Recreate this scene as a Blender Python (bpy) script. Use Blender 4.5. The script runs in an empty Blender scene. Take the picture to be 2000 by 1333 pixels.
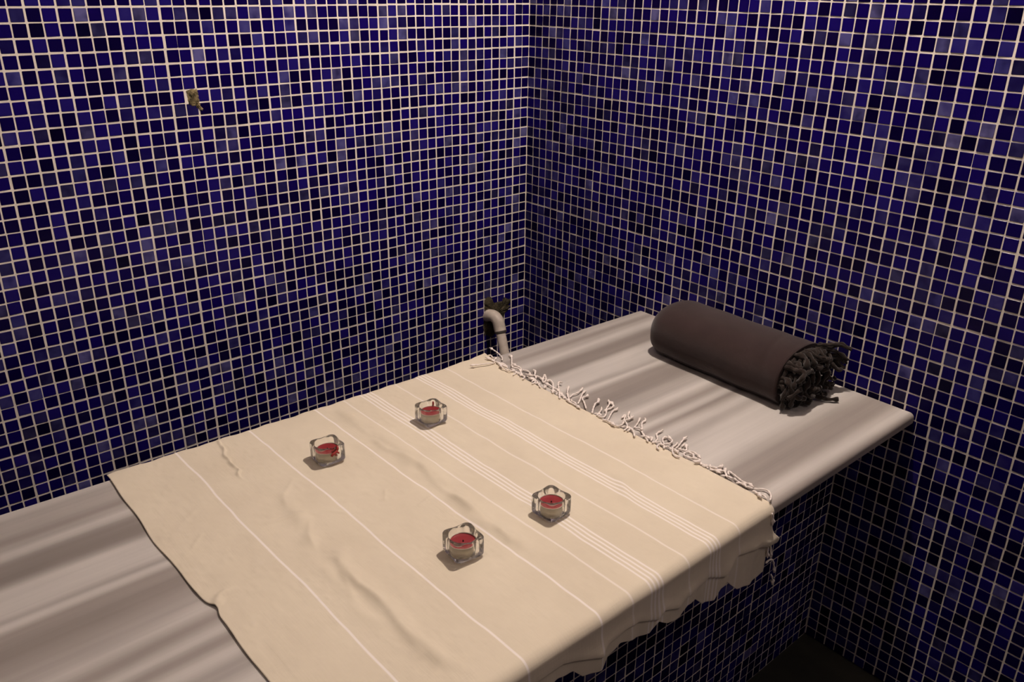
import bpy, math, random
import numpy as np
from mathutils import Vector, Euler

# ---------------------------------------------------------------- units
# every length below is counted in mosaic pitches (24 mm); FLOOR is the floor level
P = 0.024
FLOOR = -52.0
def W(x, y, z):
    return (x * P, y * P, (z - FLOOR) * P)
scene = bpy.context.scene
COL = scene.collection

# ---------------------------------------------------------------- camera
cam_data = bpy.data.cameras.new('camera')
cam_data.sensor_width = 36.0
cam_data.lens = 1653.31 / 2000.0 * 36.0
cam_data.clip_start = 0.02
cam = bpy.data.objects.new('camera', cam_data)
cam.location = W(-61.143, -67.253, 1.950)
cam.rotation_euler = Euler((1.1697, -0.0131, -0.7180), 'XYZ')
COL.objects.link(cam)
scene.camera = cam

# ---------------------------------------------------------------- world, lamps, exposure
world = bpy.data.worlds.new('world')
scene.world = world
world.use_nodes = True
world.node_tree.nodes['Background'].inputs[0].default_value = (0.9, 0.75, 0.62, 1)
world.node_tree.nodes['Background'].inputs[1].default_value = 0.0
scene.view_settings.view_transform = 'Standard'
scene.view_settings.look = 'None'
scene.view_settings.gamma = 1.0
scene.view_settings.use_curve_mapping = False
scene.view_settings.exposure = 0.0

CEIL = 39.0
LAMP_COLOR = (1.0, 0.855, 0.775)
LAMPS = [(-14.0, -33.0, 73.5, 1.0), (-55.0, -38.0, 6.0, 1.5), (-25.0, -88.0, 11.0, 2.2)]   # x, y, watts, radius; the third is added fill for the cloth drop
def lamp_light(x, y, watts, radius, z):
    d = bpy.data.lights.new('lamp_light', 'POINT')
    d.shadow_soft_size = radius * P
    d.energy = watts
    d.color = LAMP_COLOR
    d.cycles.is_caustics_light = True
    o = bpy.data.objects.new('lamp_light', d)
    o.location = W(x, y, z)
    COL.objects.link(o)
    return o

# ---------------------------------------------------------------- helpers
def tag(o, label=None, cat=None, group=None, kind=None):
    if label: o['label'] = label
    if cat: o['category'] = cat
    if group: o['group'] = group
    if kind: o['kind'] = kind
    return o

def obj(name, verts, faces, mats, parent=None, smooth=True, origin=None, mat_ids=None):
    """one mesh object; verts in world metres, origin in world metres"""
    me = bpy.data.meshes.new(name)
    v = np.asarray(verts, dtype=float)
    o0 = np.array(origin if origin is not None else (0, 0, 0), dtype=float)
    me.from_pydata((v - o0).tolist(), [], [list(map(int, f)) for f in faces])
    me.update()
    for m in (mats if isinstance(mats, (list, tuple)) else [mats]):
        me.materials.append(m)
    if mat_ids is not None:
        me.polygons.foreach_set('material_index', np.asarray(mat_ids, dtype=np.int32))
    if smooth:
        me.polygons.foreach_set('use_smooth', np.ones(len(me.polygons), dtype=bool))
    o = bpy.data.objects.new(name, me)
    COL.objects.link(o)
    if parent is not None:
        o.parent = parent
        o.location = Vector(o0) - parent_world(parent)
    else:
        o.location = o0
    return o

def parent_world(p):
    v = Vector((0, 0, 0))
    while p is not None:
        v += p.location
        p = p.parent
    return v

def empty(name, loc):
    o = bpy.data.objects.new(name, None)
    o.location = loc
    o.empty_display_size = 0.02
    COL.objects.link(o)
    return o

def copy_tree(o, parent=None):
    c = o.copy()
    COL.objects.link(c)
    c.parent = parent
    for ch in [k for k in bpy.data.objects if k.parent == o]:
        copy_tree(ch, c)
    return c

def box_mesh(x0, x1, y0, y1, z0, z1):
    v = [W(x, y, z) for z in (z0, z1) for y in (y0, y1) for x in (x0, x1)]
    f = [(0, 2, 3, 1), (4, 5, 7, 6), (0, 1, 5, 4), (2, 6, 7, 3), (0, 4, 6, 2), (1, 3, 7, 5)]
    return v, f

def catmull(pts, step):
    pts = [np.array(p, float) for p in pts]
    if len(pts) < 3:
        pts = [pts[0], (pts[0] + pts[-1]) / 2, pts[-1]]
    q = [2 * pts[0] - pts[1]] + pts + [2 * pts[-1] - pts[-2]]
    out = []
    for i in range(1, len(q) - 2):
        a, b, c, d = q[i - 1:i + 3]
        n = max(2, int(np.linalg.norm(c - b) / step))
        for k in range(n):
            t = k / n
            out.append(0.5 * (2 * b + (c - a) * t + (2 * a - 5 * b + 4 * c - d) * t * t + (3 * b - a - 3 * c + d) * t ** 3))
    out.append(q[-2])
    return np.array(out)

def tube(path, rad, sides=8, twist=0.0, lobe=0.0, closed=True):
    """path in pitches, rad a number or a list; returns verts (metres), faces"""
    path = np.asarray(path, float)
    n = len(path)
    rad = np.full(n, rad) if np.isscalar(rad) else np.asarray(rad, float)
    tan = np.gradient(path, axis=0)
    tan /= np.linalg.norm(tan, axis=1)[:, None] + 1e-9
    up = np.array([0.0, 0, 1.0])
    if abs(tan[0] @ up) > 0.9: up = np.array([1.0, 0, 0])
    verts, faces = [], []
    s = 0.0
    nrm = np.cross(tan[0], np.cross(up, tan[0])); nrm /= np.linalg.norm(nrm)
    for i in range(n):
        nrm = nrm - tan[i] * (nrm @ tan[i]); nrm /= np.linalg.norm(nrm) + 1e-9
        bn = np.cross(tan[i], nrm)
        if i: s += np.linalg.norm(path[i] - path[i - 1])
        for k in range(sides):
            a = 2 * math.pi * k / sides
            r = rad[i] * (1 + lobe * math.cos(2 * (a + twist * s)))
            p = path[i] + nrm * (r * math.cos(a)) + bn * (r * math.sin(a))
            verts.append(W(*p))
    for i in range(n - 1):
        for k in range(sides):
            a, b = i * sides + k, i * sides + (k + 1) % sides
            faces.append((a, b, b + sides, a + sides))
    if closed:
        faces.append(tuple(range(sides))[::-1])
        faces.append(tuple((n - 1) * sides + k for k in range(sides)))
    return verts, faces

# ---------------------------------------------------------------- materials
def new_mat(name):
    m = bpy.data.materials.new(name)
    m.use_nodes = True
    return m, m.node_tree.nodes, m.node_tree.links, m.node_tree.nodes['Principled BSDF']

def simple(name, col, rough=0.6, metal=0.0, spec=0.5):
    m, N, L, b = new_mat(name)
    b.inputs['Base Color'].default_value = (*col, 1)
    b.inputs['Roughness'].default_value = rough
    b.inputs['Metallic'].default_value = metal
    b.inputs['Specular IOR Level'].default_value = spec
    return m, N, L, b

def noise(N, L, vec, scale, detail=3, rough=0.5, mscale=None):
    n = N.new('ShaderNodeTexNoise')
    n.inputs['Scale'].default_value = scale
    n.inputs['Detail'].default_value = detail
    n.inputs['Roughness'].default_value = rough
    if mscale is not None:
        mp = N.new('ShaderNodeMapping')
        mp.inputs['Scale'].default_value = mscale
        L.new(vec, mp.inputs[0]); L.new(mp.outputs[0], n.inputs[0])
    else:
        L.new(vec, n.inputs[0])
    return n

def ramp(N, L, fac, stops, interp='LINEAR'):
    r = N.new('ShaderNodeValToRGB')
    r.color_ramp.interpolation = interp
    e = r.color_ramp.elements
    while len(e) < len(stops): e.new(0.5)
    for k, (p, c) in enumerate(sorted(stops, key=lambda s: s[0])):
        e[k].position = p; e[k].color = (*c, 1)
    L.new(fac, r.inputs[0])
    return r

def mix(N, L, fac, a, b, mode='MIX'):
    m = N.new('ShaderNodeMix'); m.data_type = 'RGBA'; m.blend_type = mode
    for sock, v in ((m.inputs[0], fac), (m.inputs[6], a), (m.inputs[7], b)):
        if hasattr(v, 'is_linked'): L.new(v, sock)
        elif isinstance(v, (int, float)): sock.default_value = v
        else: sock.default_value = (*v, 1)
    return m.outputs[2]

def math_node(N, L, op, a, b=None, c=None):
    m = N.new('ShaderNodeMath'); m.operation = op
    for k, v in enumerate((a, b, c)):
        if v is None: continue
        if hasattr(v, 'is_linked'): L.new(v, m.inputs[k])
        else: m.inputs[k].default_value = v
    return m.outputs[0]

def bump(N, L, b, height, strength, dist):
    n = N.new('ShaderNodeBump')
    n.inputs['Strength'].default_value = strength
    n.inputs['Distance'].default_value = dist
    L.new(height, n.inputs['Height']); L.new(n.outputs[0], b.inputs['Normal'])

def geo_pos(N):
    return N.new('ShaderNodeNewGeometry').outputs['Position']

# glass mosaic tile: cobalt glass, each tile its own shade, some with cloudy paler glaze
def make_tile_mat():
    m, N, L, b = new_mat('cobalt_glass_tile')
    at = N.new('ShaderNodeAttribute'); at.attribute_name = 'tile'
    sep = N.new('ShaderNodeSeparateColor'); L.new(at.outputs['Color'], sep.inputs[0])
    base = ramp(N, L, sep.outputs[0], [(0.0, (0.0014, 0.0002, 0.013)), (0.2, (0.0028, 0.0004, 0.030)),
                (0.5, (0.0040, 0.0008, 0.055)), (0.8, (0.0068, 0.0022, 0.098)), (1.0, (0.016, 0.010, 0.140))])
    pos = geo_pos(N)
    cloud = noise(N, L, pos, 38.0, 2, 0.5)
    cl = ramp(N, L, cloud.outputs[0], [(0.30, (0.25,) * 3), (0.62, (1, 1, 1))])
    pale = ramp(N, L, sep.outputs[1], [(0.0, (0, 0, 0)), (0.74, (0.0,) * 3), (0.86, (0.20,) * 3), (0.96, (0.45,) * 3), (1.0, (1.0,) * 3)])
    fac = math_node(N, L, 'MULTIPLY', cl.outputs[0], pale.outputs[0])
    palecol = mix(N, L, sep.outputs[2], (0.050, 0.048, 0.210), (0.125, 0.115, 0.270))
    col = mix(N, L, fac, base.outputs[0], palecol)
    L.new(col, b.inputs['Base Color'])
    b.inputs['Roughness'].default_value = 0.22
    b.inputs['Specular IOR Level'].default_value = 0.06
    n2 = noise(N, L, pos, 90.0, 2, 0.5)
    bump(N, L, b, n2.outputs[0], 0.12, 0.002)
    return m

def make_grout_mat():
    m, N, L, b = new_mat('cream_grout')
    pos = geo_pos(N)
    n = noise(N, L, pos, 14.0, 4, 0.6)
    c = ramp(N, L, n.outputs[0], [(0.3, (0.69, 0.625, 0.535)), (0.7, (0.85, 0.775, 0.665))])
    L.new(c.outputs[0], b.inputs['Base Color'])
    b.inputs['Roughness'].default_value = 0.85
    b.inputs['Specular IOR Level'].default_value = 0.2
    n3 = noise(N, L, pos, 700.0, 2, 0.6)
    bump(N, L, b, n3.outputs[0], 0.3, 0.001)
    return m

def make_marble_mat():
    m, N, L, b = new_mat('grey_banded_marble')
    pos = geo_pos(N)
    sep = N.new('ShaderNodeSeparateXYZ'); L.new(pos, sep.inputs[0])
    wob = noise(N, L, pos, 1.0, 2, 0.5, (1.1, 5.0, 5.0))
    y = math_node(N, L, 'DIVIDE', sep.outputs[1], P)
    y = math_node(N, L, 'ADD', y, math_node(N, L, 'MULTIPLY', math_node(N, L, 'SUBTRACT', wob.outputs[0], 0.5), 2.2))
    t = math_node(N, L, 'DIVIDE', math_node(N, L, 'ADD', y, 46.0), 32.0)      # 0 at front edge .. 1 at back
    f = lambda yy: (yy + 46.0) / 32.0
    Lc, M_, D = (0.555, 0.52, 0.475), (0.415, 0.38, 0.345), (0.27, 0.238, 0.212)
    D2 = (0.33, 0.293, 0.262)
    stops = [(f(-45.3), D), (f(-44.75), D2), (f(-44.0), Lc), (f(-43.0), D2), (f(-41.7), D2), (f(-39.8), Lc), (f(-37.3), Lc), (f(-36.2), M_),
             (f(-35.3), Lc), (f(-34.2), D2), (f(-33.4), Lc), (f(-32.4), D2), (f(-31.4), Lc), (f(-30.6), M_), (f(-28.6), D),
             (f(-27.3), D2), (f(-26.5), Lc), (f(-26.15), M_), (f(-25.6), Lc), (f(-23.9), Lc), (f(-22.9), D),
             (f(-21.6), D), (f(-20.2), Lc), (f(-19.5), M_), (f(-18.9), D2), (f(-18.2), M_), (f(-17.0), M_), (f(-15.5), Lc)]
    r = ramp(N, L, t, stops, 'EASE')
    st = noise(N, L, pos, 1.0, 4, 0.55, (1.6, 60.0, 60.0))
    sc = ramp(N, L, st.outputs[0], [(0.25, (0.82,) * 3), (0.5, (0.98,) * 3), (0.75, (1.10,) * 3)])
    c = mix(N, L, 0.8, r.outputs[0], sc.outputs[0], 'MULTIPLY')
    cloud = noise(N, L, pos, 1.0, 3, 0.5, (4.0, 9.0, 9.0))
    cc = ramp(N, L, cloud.outputs[0], [(0.3, (0.88,) * 3), (0.7, (1.08,) * 3)])
    c = mix(N, L, 0.8, c, cc.outputs[0], 'MULTIPLY')
    L.new(c, b.inputs['Base Color'])
    b.inputs['Roughness'].default_value = 0.42
    b.inputs['Specular IOR Level'].default_value = 0.35
    return m

STRIPES = [-45.45, -40.3, -35.25, -32.9, -31.42, -31.12, -30.82, -30.52, -28.3, -26.3, -26.0, -25.7, -25.4, -23.45]
def make_cloth_mat():
    m, N, L, b = new_mat('beige_striped_cotton')
    uv = N.new('ShaderNodeUVMap'); uv.uv_map = 'weave'
    sep = N.new('ShaderNodeSeparateXYZ'); L.new(uv.outputs[0], sep.inputs[0])
    u = math_node(N, L, 'MULTIPLY', sep.outputs[0], -100.0)     # across the stripes, in pitches
    acc = None
    for s0 in STRIPES:
        d = math_node(N, L, 'ABSOLUTE', math_node(N, L, 'SUBTRACT', u, s0))
        mr = N.new('ShaderNodeMapRange'); mr.interpolation_type = 'SMOOTHSTEP'
        L.new(d, mr.inputs[0])
        w = 0.055
        mr.inputs[1].default_value = w * 0.4; mr.inputs[2].default_value = w * 1.9
        mr.inputs[3].default_value = 1.0 if s0 not in (-32.9, -28.3, -23.45) else 0.7
        mr.inputs[4].default_value = 0.0
        acc = mr.outputs[0] if acc is None else math_node(N, L, 'MAXIMUM', acc, mr.outputs[0])
    pos = geo_pos(N)
    n = noise(N, L, pos, 9.0, 4, 0.6)
    c0 = ramp(N, L, n.outputs[0], [(0.3, (0.675, 0.590, 0.450)), (0.7, (0.73, 0.645, 0.495))])
    col = mix(N, L, math_node(N, L, 'MULTIPLY', acc, 0.86), c0.outputs[0], (0.90, 0.83, 0.77))
    L.new(col, b.inputs['Base Color'])
    b.inputs['Roughness'].default_value = 0.9
    b.inputs['Specular IOR Level'].default_value = 0.15
    b.inputs['Sheen Weight'].default_value = 0.15
    wv = N.new('ShaderNodeMath'); wv.operation = 'ADD'
    fine = noise(N, L, uv.outputs[0], 1.0, 2, 0.5, (900.0, 60.0, 1.0))
    fine2 = noise(N, L, uv.outputs[0], 1.0, 2, 0.5, (60.0, 900.0, 1.0))
    L.new(fine.outputs[0], wv.inputs[0]); L.new(fine2.outputs[0], wv.inputs[1])
    bump(N, L, b, wv.outputs[0], 0.25, 0.0006)
    return m

def noisy(name, c0, c1, scale, rough, spec=0.3, bscale=None, bstr=0.3, bdist=0.001, sheen=0.0):
    m, N, L, b = new_mat(name)
    pos = geo_pos(N)
    n = noise(N, L, pos, scale, 4, 0.6)
    c = ramp(N, L, n.outputs[0], [(0.32, c0), (0.68, c1)])
    L.new(c.outputs[0], b.inputs['Base Color'])
    b.inputs['Roughness'].default_value = rough
    b.inputs['Specular IOR Level'].default_value = spec
    b.inputs['Sheen Weight'].default_value = sheen
    if bscale:
        n2 = noise(N, L, pos, bscale, 3, 0.6)
        bump(N, L, b, n2.outputs[0], bstr, bdist)
    return m

def make_glass():
    m, N, L, b = new_mat('clear_glass')
    b.inputs['Base Color'].default_value = (0.98, 0.985, 0.97, 1)
    b.inputs['Roughness'].default_value = 0.0
    b.inputs['IOR'].default_value = 1.40
    b.inputs['Transmission Weight'].default_value = 1.0
    tr = N.new('ShaderNodeBsdfTransparent'); tr.inputs[0].default_value = (0.985, 0.985, 0.975, 1)
    mx = N.new('ShaderNodeMixShader'); mx.inputs[0].default_value = 0.07
    out = N['Material Output']
    L.new(b.outputs[0], mx.inputs[1]); L.new(tr.outputs[0], mx.inputs[2]); L.new(mx.outputs[0], out.inputs['Surface'])
    return m

M_tile = make_tile_mat()
M_grout = make_grout_mat()
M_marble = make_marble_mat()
M_cloth = make_cloth_mat()
M_fringe = noisy('white_cotton_twist', (0.78, 0.70, 0.63), (0.90, 0.82, 0.75), 120.0, 0.9, 0.1)
M_towel = noisy('dark_brown_cotton', (0.028, 0.0165, 0.0155), (0.034, 0.0200, 0.0185), 20.0, 0.95, 0.1, 900.0, 0.35, 0.0008, 0.25)
M_towelfringe = noisy('dark_brown_fringe', (0.013, 0.0088, 0.0068), (0.026, 0.0175, 0.0138), 90.0, 0.95, 0.1, 600.0, 0.6, 0.0015, 0.2)
M_glass = make_glass()
M_wax, _, _, _ = simple('red_wax', (0.235, 0.018, 0.021), 0.35, 0, 0.5)
M_spill, _, _, _ = simple('spilled_red_wax', (0.27, 0.020, 0.016), 0.4, 0, 0.5)
M_foil, _, _, _ = simple('pale_metal_cup', (0.66, 0.60, 0.48), 0.45, 0.35, 0.4)
M_wick, _, _, _ = simple('burnt_wick', (0.02, 0.008, 0.006), 0.9)
M_pvc = noisy('white_plastic_pipe', (0.50, 0.43, 0.36), (0.66, 0.575, 0.49), 60.0, 0.45, 0.4)
M_seal, _, _, _ = simple('dark_joint_ring', (0.05, 0.04, 0.03), 0.7)
M_mortar = noisy('grimy_mortar', (0.030, 0.026, 0.014), (0.115, 0.092, 0.055), 55.0, 0.9, 0.2, 260.0, 0.8, 0.004)
M_mortar2 = noisy('speckled_mortar', (0.010, 0.009, 0.002), (0.42, 0.33, 0.17), 110.0, 0.9, 0.2, 330.0, 0.8, 0.004)
M_floor = noisy('dark_stone_floor', (0.012, 0.012, 0.009), (0.052, 0.048, 0.037), 5.0, 0.55, 0.3, 40.0, 0.2, 0.003)
M_ceil = noisy('plaster_ceiling', (0.42, 0.37, 0.31), (0.50, 0.44, 0.37), 6.0, 0.9)
M_metal, _, _, _ = simple('brushed_steel', (0.6, 0.58, 0.55), 0.3, 1.0)

# ================================================================ the room
TH = 0.0225            # the two walls do not meet at quite 90 degrees
PL, PR = 0.9936, 1.002
def wav(t, ph, amp):
    return amp * (np.sin(t * 0.21 + ph) + 0.6 * np.sin(t * 0.53 + 2.1 * ph) + 0.4 * np.sin(t * 1.27 + 3.7 * ph))

def tiled_surface(name, origin, udir, ndir, pitch, ni, j0, j1, seed, size=0.885, skip=(), u_extent=None, u_off=0.0, warp=None):
    """a grout bed with every glass tile standing 1 mm proud of it"""
    rng = np.random.default_rng(seed)
    I, J = np.meshgrid(np.arange(ni), np.arange(j0, j1), indexing='ij')
    I = I.ravel(); J = J.ravel()
    if skip:
        keep = np.array([(i, j) not in skip for i, j in zip(I, J)])
        I, J = I[keep], J[keep]
    n = len(I)
    colshift = rng.normal(0, 0.015, ni + 1)
    rowshift = rng.normal(0, 0.012, j1 - j0 + 1)
    sheet = 13
    sheetshift = rng.normal(0, 0.010, (ni // sheet + 2, (j1 - j0) // sheet + 2, 2))
    si, sj = (I + 4) // sheet, (J - j0 + 6) // sheet
    uc = (I + 0.5) * pitch + colshift[I] + wav(J, seed * 1.3, 0.020) + sheetshift[si, sj, 0] + rng.normal(0, 0.010, n)
    vc = (J + 0.5) + rowshift[J - j0] + wav(I, seed * 2.7, 0.020) + sheetshift[si, sj, 1] + rng.normal(0, 0.010, n)
    if warp is not None:
        (du_, dv_), ua, ub = warp(uc, vc), warp(uc - 0.5, vc)[0], warp(uc + 0.5, vc)[0]
        va, vb = warp(uc, vc - 0.5)[1], warp(uc, vc + 0.5)[1]
        squeeze_u, squeeze_v = 1 + ub - ua, 1 + vb - va
        uc = uc + du_; vc = vc + dv_
    uc = np.maximum(uc, 0.47 + u_off) if not u_off else uc + u_off
    hw = (size + rng.normal(0, 0.012, n)) / 2 * pitch
    hh = (size + rng.normal(0, 0.012, n)) / 2
    if warp is not None:
        hw = hw * squeeze_u; hh = hh * squeeze_v
    rot = rng.normal(0, 0.008, n)
    tilt = rng.normal(0, 0.006, (n, 2))
    c = 0.11
    ring = np.array([(-1, -1 + c), (-1 + c * .3, -1 + c * .3), (-1 + c, -1), (1 - c, -1), (1 - c * .3, -1 + c * .3), (1, -1 + c),
                     (1, 1 - c), (1 - c * .3, 1 - c * .3), (1 - c, 1), (-1 + c, 1), (-1 + c * .3, 1 - c * .3), (-1, 1 - c)])
    k = len(ring)
    O = np.array(origin, float); U = np.array(udir, float); Nn = np.array(ndir, float); V = np.array([0, 0, -1.0])
    V3 = np.zeros((n, 3 * k, 3))
    for lay, (sc, h) in enumerate(((1.0, 0.0), (1.0, 0.022), (0.955, 0.042))):
        a = ring[None, :, 0] * hw[:, None] * sc; b = ring[None, :, 1] * hh[:, None] * sc
        du = a - b * rot[:, None]; dv = b + a * rot[:, None]
        hgt = h + (tilt[:, 0:1] * ring[None, :, 0] + tilt[:, 1:2] * ring[None, :, 1]) * (1 if h else 0)
        pts = O + (uc[:, None] + du)[..., None] * U + (vc[:, None] + dv)[..., None] * V + hgt[..., None] * Nn
        V3[:, lay * k:(lay + 1) * k] = pts
    V3[..., 2] -= FLOOR
    verts = (V3.reshape(-1, 3) * P)
    base = (np.arange(n) * 3 * k)
    faces = []
    flip = np.cross(U, V) @ Nn < 0
    loc = []
    for lay in range(2):
        for q in range(k):
            a, b2 = lay * k + q, lay * k + (q + 1) % k
            f = (a, b2, b2 + k, a + k)
            loc.append(f[::-1] if flip else f)
    top = tuple(2 * k + q for q in range(k))
    loc.append(top[::-1] if flip else top)
    for bs in base.tolist():
        faces.extend([tuple(bs + q for q in f) for f in loc])
    nt = len(faces)
    # grout bed
    u1 = (u_extent if u_extent else ni * pitch)
    g = [O + u * U + v * V + d * Nn for d in (0.012, -1.2) for u, v in ((0, j0), (u1, j0), (u1, j1), (0, j1))]
    g = np.array(g); g[:, 2] -= FLOOR; g *= P
    nv = len(verts)
    verts = np.vstack([verts, g])
    gf = [(0, 1, 2, 3), (4, 7, 6, 5), (0, 4, 5, 1), (1, 5, 6, 2), (2, 6, 7, 3), (3, 7, 4, 0)]
    gf = [tuple(nv + q for q in (f[::-1] if flip else f)) for f in gf]
    faces += gf
    ids = [0] * nt + [1] * len(gf)
    o = obj(name, verts, faces, [M_tile, M_grout], smooth=False, mat_ids=ids)
    r = rng.random((n, 3))
    r[:, 0] = np.clip(r[:, 0] * 0.9 + 0.1 * rng.random(n), 0, 1)
    col = np.ones((len(faces), 4), dtype=np.float32)
    col[:nt, :3] = np.repeat(r, len(loc), axis=0)
    at = o.data.attributes.new('tile', 'FLOAT_COLOR', 'FACE')
    at.data.foreach_set('color', col.ravel())
    return o

RU = (-math.sin(TH), -math.cos(TH), 0)
RN = (-math.cos(TH), math.sin(TH), 0)
wl = tiled_surface('wall_left', (0, 0, 0), (-1, 0, 0), (0, -1, 0), PL, 98, -39, 52, 3, size=0.868, skip={(35, 6)})
tag(wl, kind='structure')
def low_warp(u, v):
    # under the bench the sheets were laid a little wider and lower
    s = np.clip((v - 27.0) / 3.0, 0, 1); s = s * s * (3 - 2 * s)
    g = np.clip((u - 22.0) / 12.0, 0, 1)
    return 0.68 * s * g * np.clip((50.0 - u) / 10.5, 0, 1), 0.12 * s * g
wr = tiled_surface('wall_right', (0, 0, 0), RU, RN, PR, 98, -39, 52, 7, size=0.885, warp=low_warp)
tag(wr, kind='structure')
# behind the camera: plain unseen walls, paler than the tiling to bounce fill light
v, f = box_mesh(-97.2, -96.0, -97, 1.2, -52, 39)
M_far = noisy('pale_bounce_wall_far', (0.15, 0.135, 0.16), (0.22, 0.20, 0.22), 40.0, 0.5)
tag(obj('wall_far_left', v, f, M_far, smooth=False), kind='structure')
v, f = box_mesh(-96.0, -2.2, -97.2, -96.0, -52, 39)
tag(obj('wall_far_right', v, f, M_far, smooth=False), kind='structure')
v, f = box_mesh(-97.2, 1.2, -97.2, 1.2, 39, 40.2)
tag(obj('ceiling', v, f, M_ceil, smooth=False), kind='structure')

# floor, worn dark stone with a low grimy fillet of mortar along the walls
def floor_mesh():
    nx, ny = 120, 120
    xs = np.linspace(-97.2, 1.2, nx); ys = np.linspace(-97.2, 1.2, ny)
    rng = np.random.default_rng(5)
    verts = []
    for y in ys:
        for x in xs:
            h = 0.10 * math.sin(x * 0.7 + 1.3 * math.sin(y * .4)) * math.sin(y * 0.6 + x * .2)
            verts.append(W(x, y, FLOOR - 0.12 + h * 0.6))
    faces = [(j * nx + i, j * nx + i + 1, (j + 1) * nx + i + 1, (j + 1) * nx + i) for j in range(ny - 1) for i in range(nx - 1)]
    nv = len(verts)
    verts += [W(x, y, FLOOR - 1.4) for x, y in ((-97.2, -97.2), (1.2, -97.2), (1.2, 1.2), (-97.2, 1.2))]
    faces.append((nv, nv + 3, nv + 2, nv + 1))
    return verts, faces
v, f = floor_mesh()
tag(obj('floor', v, f, M_floor), kind='structure')

# ceiling lamps (above the picture) that light the corner; the last is an added fill lamp
for k, (x, y, watts, rad) in enumerate(LAMPS):
    root = empty('ceiling_lamp', W(x, y, CEIL))
    a = np.linspace(0, 2 * math.pi, 33)[:-1]
    vv = [W(x + r * math.cos(t), y + r * math.sin(t), z) for r, z in ((rad * 1.5, CEIL - 0.02), (rad * 1.5, CEIL - 0.7), (rad * 1.15, CEIL - 0.9), (rad * 1.1, CEIL - 0.3)) for t in a]
    ff = [(q * 32 + i, q * 32 + (i + 1) % 32, (q + 1) * 32 + (i + 1) % 32, (q + 1) * 32 + i) for q in range(3) for i in range(32)]
    ff.append(tuple(3 * 32 + i for i in range(32)))
    obj('lamp_rim', vv, ff, M_metal, root, origin=W(x, y, CEIL))
    li = lamp_light(x, y, watts, rad, CEIL - 0.95)
    li.parent = root; li.location = (0, 0, -0.95 * P)
    tag(root, 'round steel ceiling lamp over the %s' % (('rolled towel end of the bench', 'bare camera end of the bench', 'free floor in front of the bench, added as fill light')[k]), 'ceiling lamp')

# ================================================================ the bench
ZT = -27.45
bench = empty('massage_bench', W(-40, -30, FLOOR))
tag(bench, 'long marble-topped bench on a blue mosaic base', 'bench')

def slab_mesh():
    """plan outline with a rounded section at the free edges"""
    sec = []   # (inset, z) profile from the top round to the bottom
    r = 0.38
    for t in np.linspace(0, math.pi / 2, 18):
        sec.append((r * (1 - math.sin(t)), ZT - r * (1 - math.cos(t))))
    zb = ZT - 0.85
    for t in np.linspace(0, math.pi / 2, 5):
        sec.append((0.12 * (1 - math.cos(t)), zb + 0.12 * (1 - math.sin(t))))
    def outline(ins):
        return [(-0.52, -17.28 - ins), (-1.12, -45.0 + ins), (-84, -45.0 + ins), (-84, -14.9 - ins)]
    verts, faces = [], []
    for ins, z in sec:
        for x, y in outline(ins): verts.append(W(x, y, z))
    n = len(sec)
    for i in range(n - 1):
        for k in range(4):
            a, b = i * 4 + k, i * 4 + (k + 1) % 4
            faces.append((a, a + 4, b + 4, b))
    faces.append((0, 1, 2, 3)[::-1]); faces.append(tuple((n - 1) * 4 + k for k in range(4)))
    return verts, faces
v, f = slab_mesh()
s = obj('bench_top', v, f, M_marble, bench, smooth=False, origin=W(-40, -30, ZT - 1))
s['label'] = 'pale grey banded marble slab'

base = tiled_surface('bench_base', (-0.965, -39.70, -0.12), (-1, 0, 0), (0, -1, 0), 1.01, 82, 29, 52, 11, size=0.895, u_off=0.03)
base.parent = bench
base.location = -Vector(bench.location)
base['label'] = 'blue mosaic base'
# the masonry core behind the tiled front
v, f = box_mesh(-83.5, -1.2, -38.3, -22, -51.9, ZT - 1.1)
obj('bench_core', v, f, M_grout, bench, smooth=False, origin=W(-40, -30, -40))

# ================================================================ the striped cloth
ZC = ZT + 0.02
HEM = [(-50.2, -29.3), (-47.0, -29.4), (-44.5, -29.2), (-43.0, -29.9), (-41.5, -29.6), (-40.2, -30.0), (-38.3, -29.4), (-37.16, -29.7), (-36.6, -30.3), (-35.25, -30.66), (-34.75, -30.1),
       (-33.82, -29.82), (-32.44, -30.29), (-31.25, -30.71), (-30.67, -30.15), (-29.9, -30.7), (-28.75, -30.95), (-28.19, -30.37), (-27.44, -30.38), (-26.5, -31.3), (-25.40, -31.6),
       (-24.85, -31.0), (-24.37, -30.75), (-23.2, -31.9), (-21.5, -32.3), (-20.1, -32.28), (-19.6, -32.1)]
CREASE = [(-50.2, -28.6), (-42, -28.8), (-38, -28.7), (-36, -29.5), (-35.3, -29.75), (-34.8, -29.3), (-33.33, -29.15), (-32.48, -29.23), (-30.9, -29.95), (-30.36, -29.55), (-29.01, -30.08), (-28.3, -29.7), (-26.35, -29.51), (-24.81, -30.16),
          (-23.51, -29.3), (-21.5, -29.7), (-20.53, -30.17), (-19.6, -30.3)]
def interp(tab, x):
    return np.interp(x, [a for a, b in tab], [b for a, b in tab])
FAR = [(-15.3, -18.9), (-16.1, -19.1), (-17.7, -19.35), (-20.8, -19.75), (-26, -19.9), (-31.3, -19.9), (-39.0, -19.7), (-45, -19.85)]
CRACK = catmull([(-42.33, -15.6, 0), (-42.57, -16.64, 0), (-42.62, -17.4, 0), (-42.95, -18.12, 0), (-42.92, -18.8, 0), (-43.05, -19.34, 0), (-42.98, -20.44, 0), (-43.25, -20.9, 0), (-43.28, -21.6, 0)], 0.08)
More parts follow.
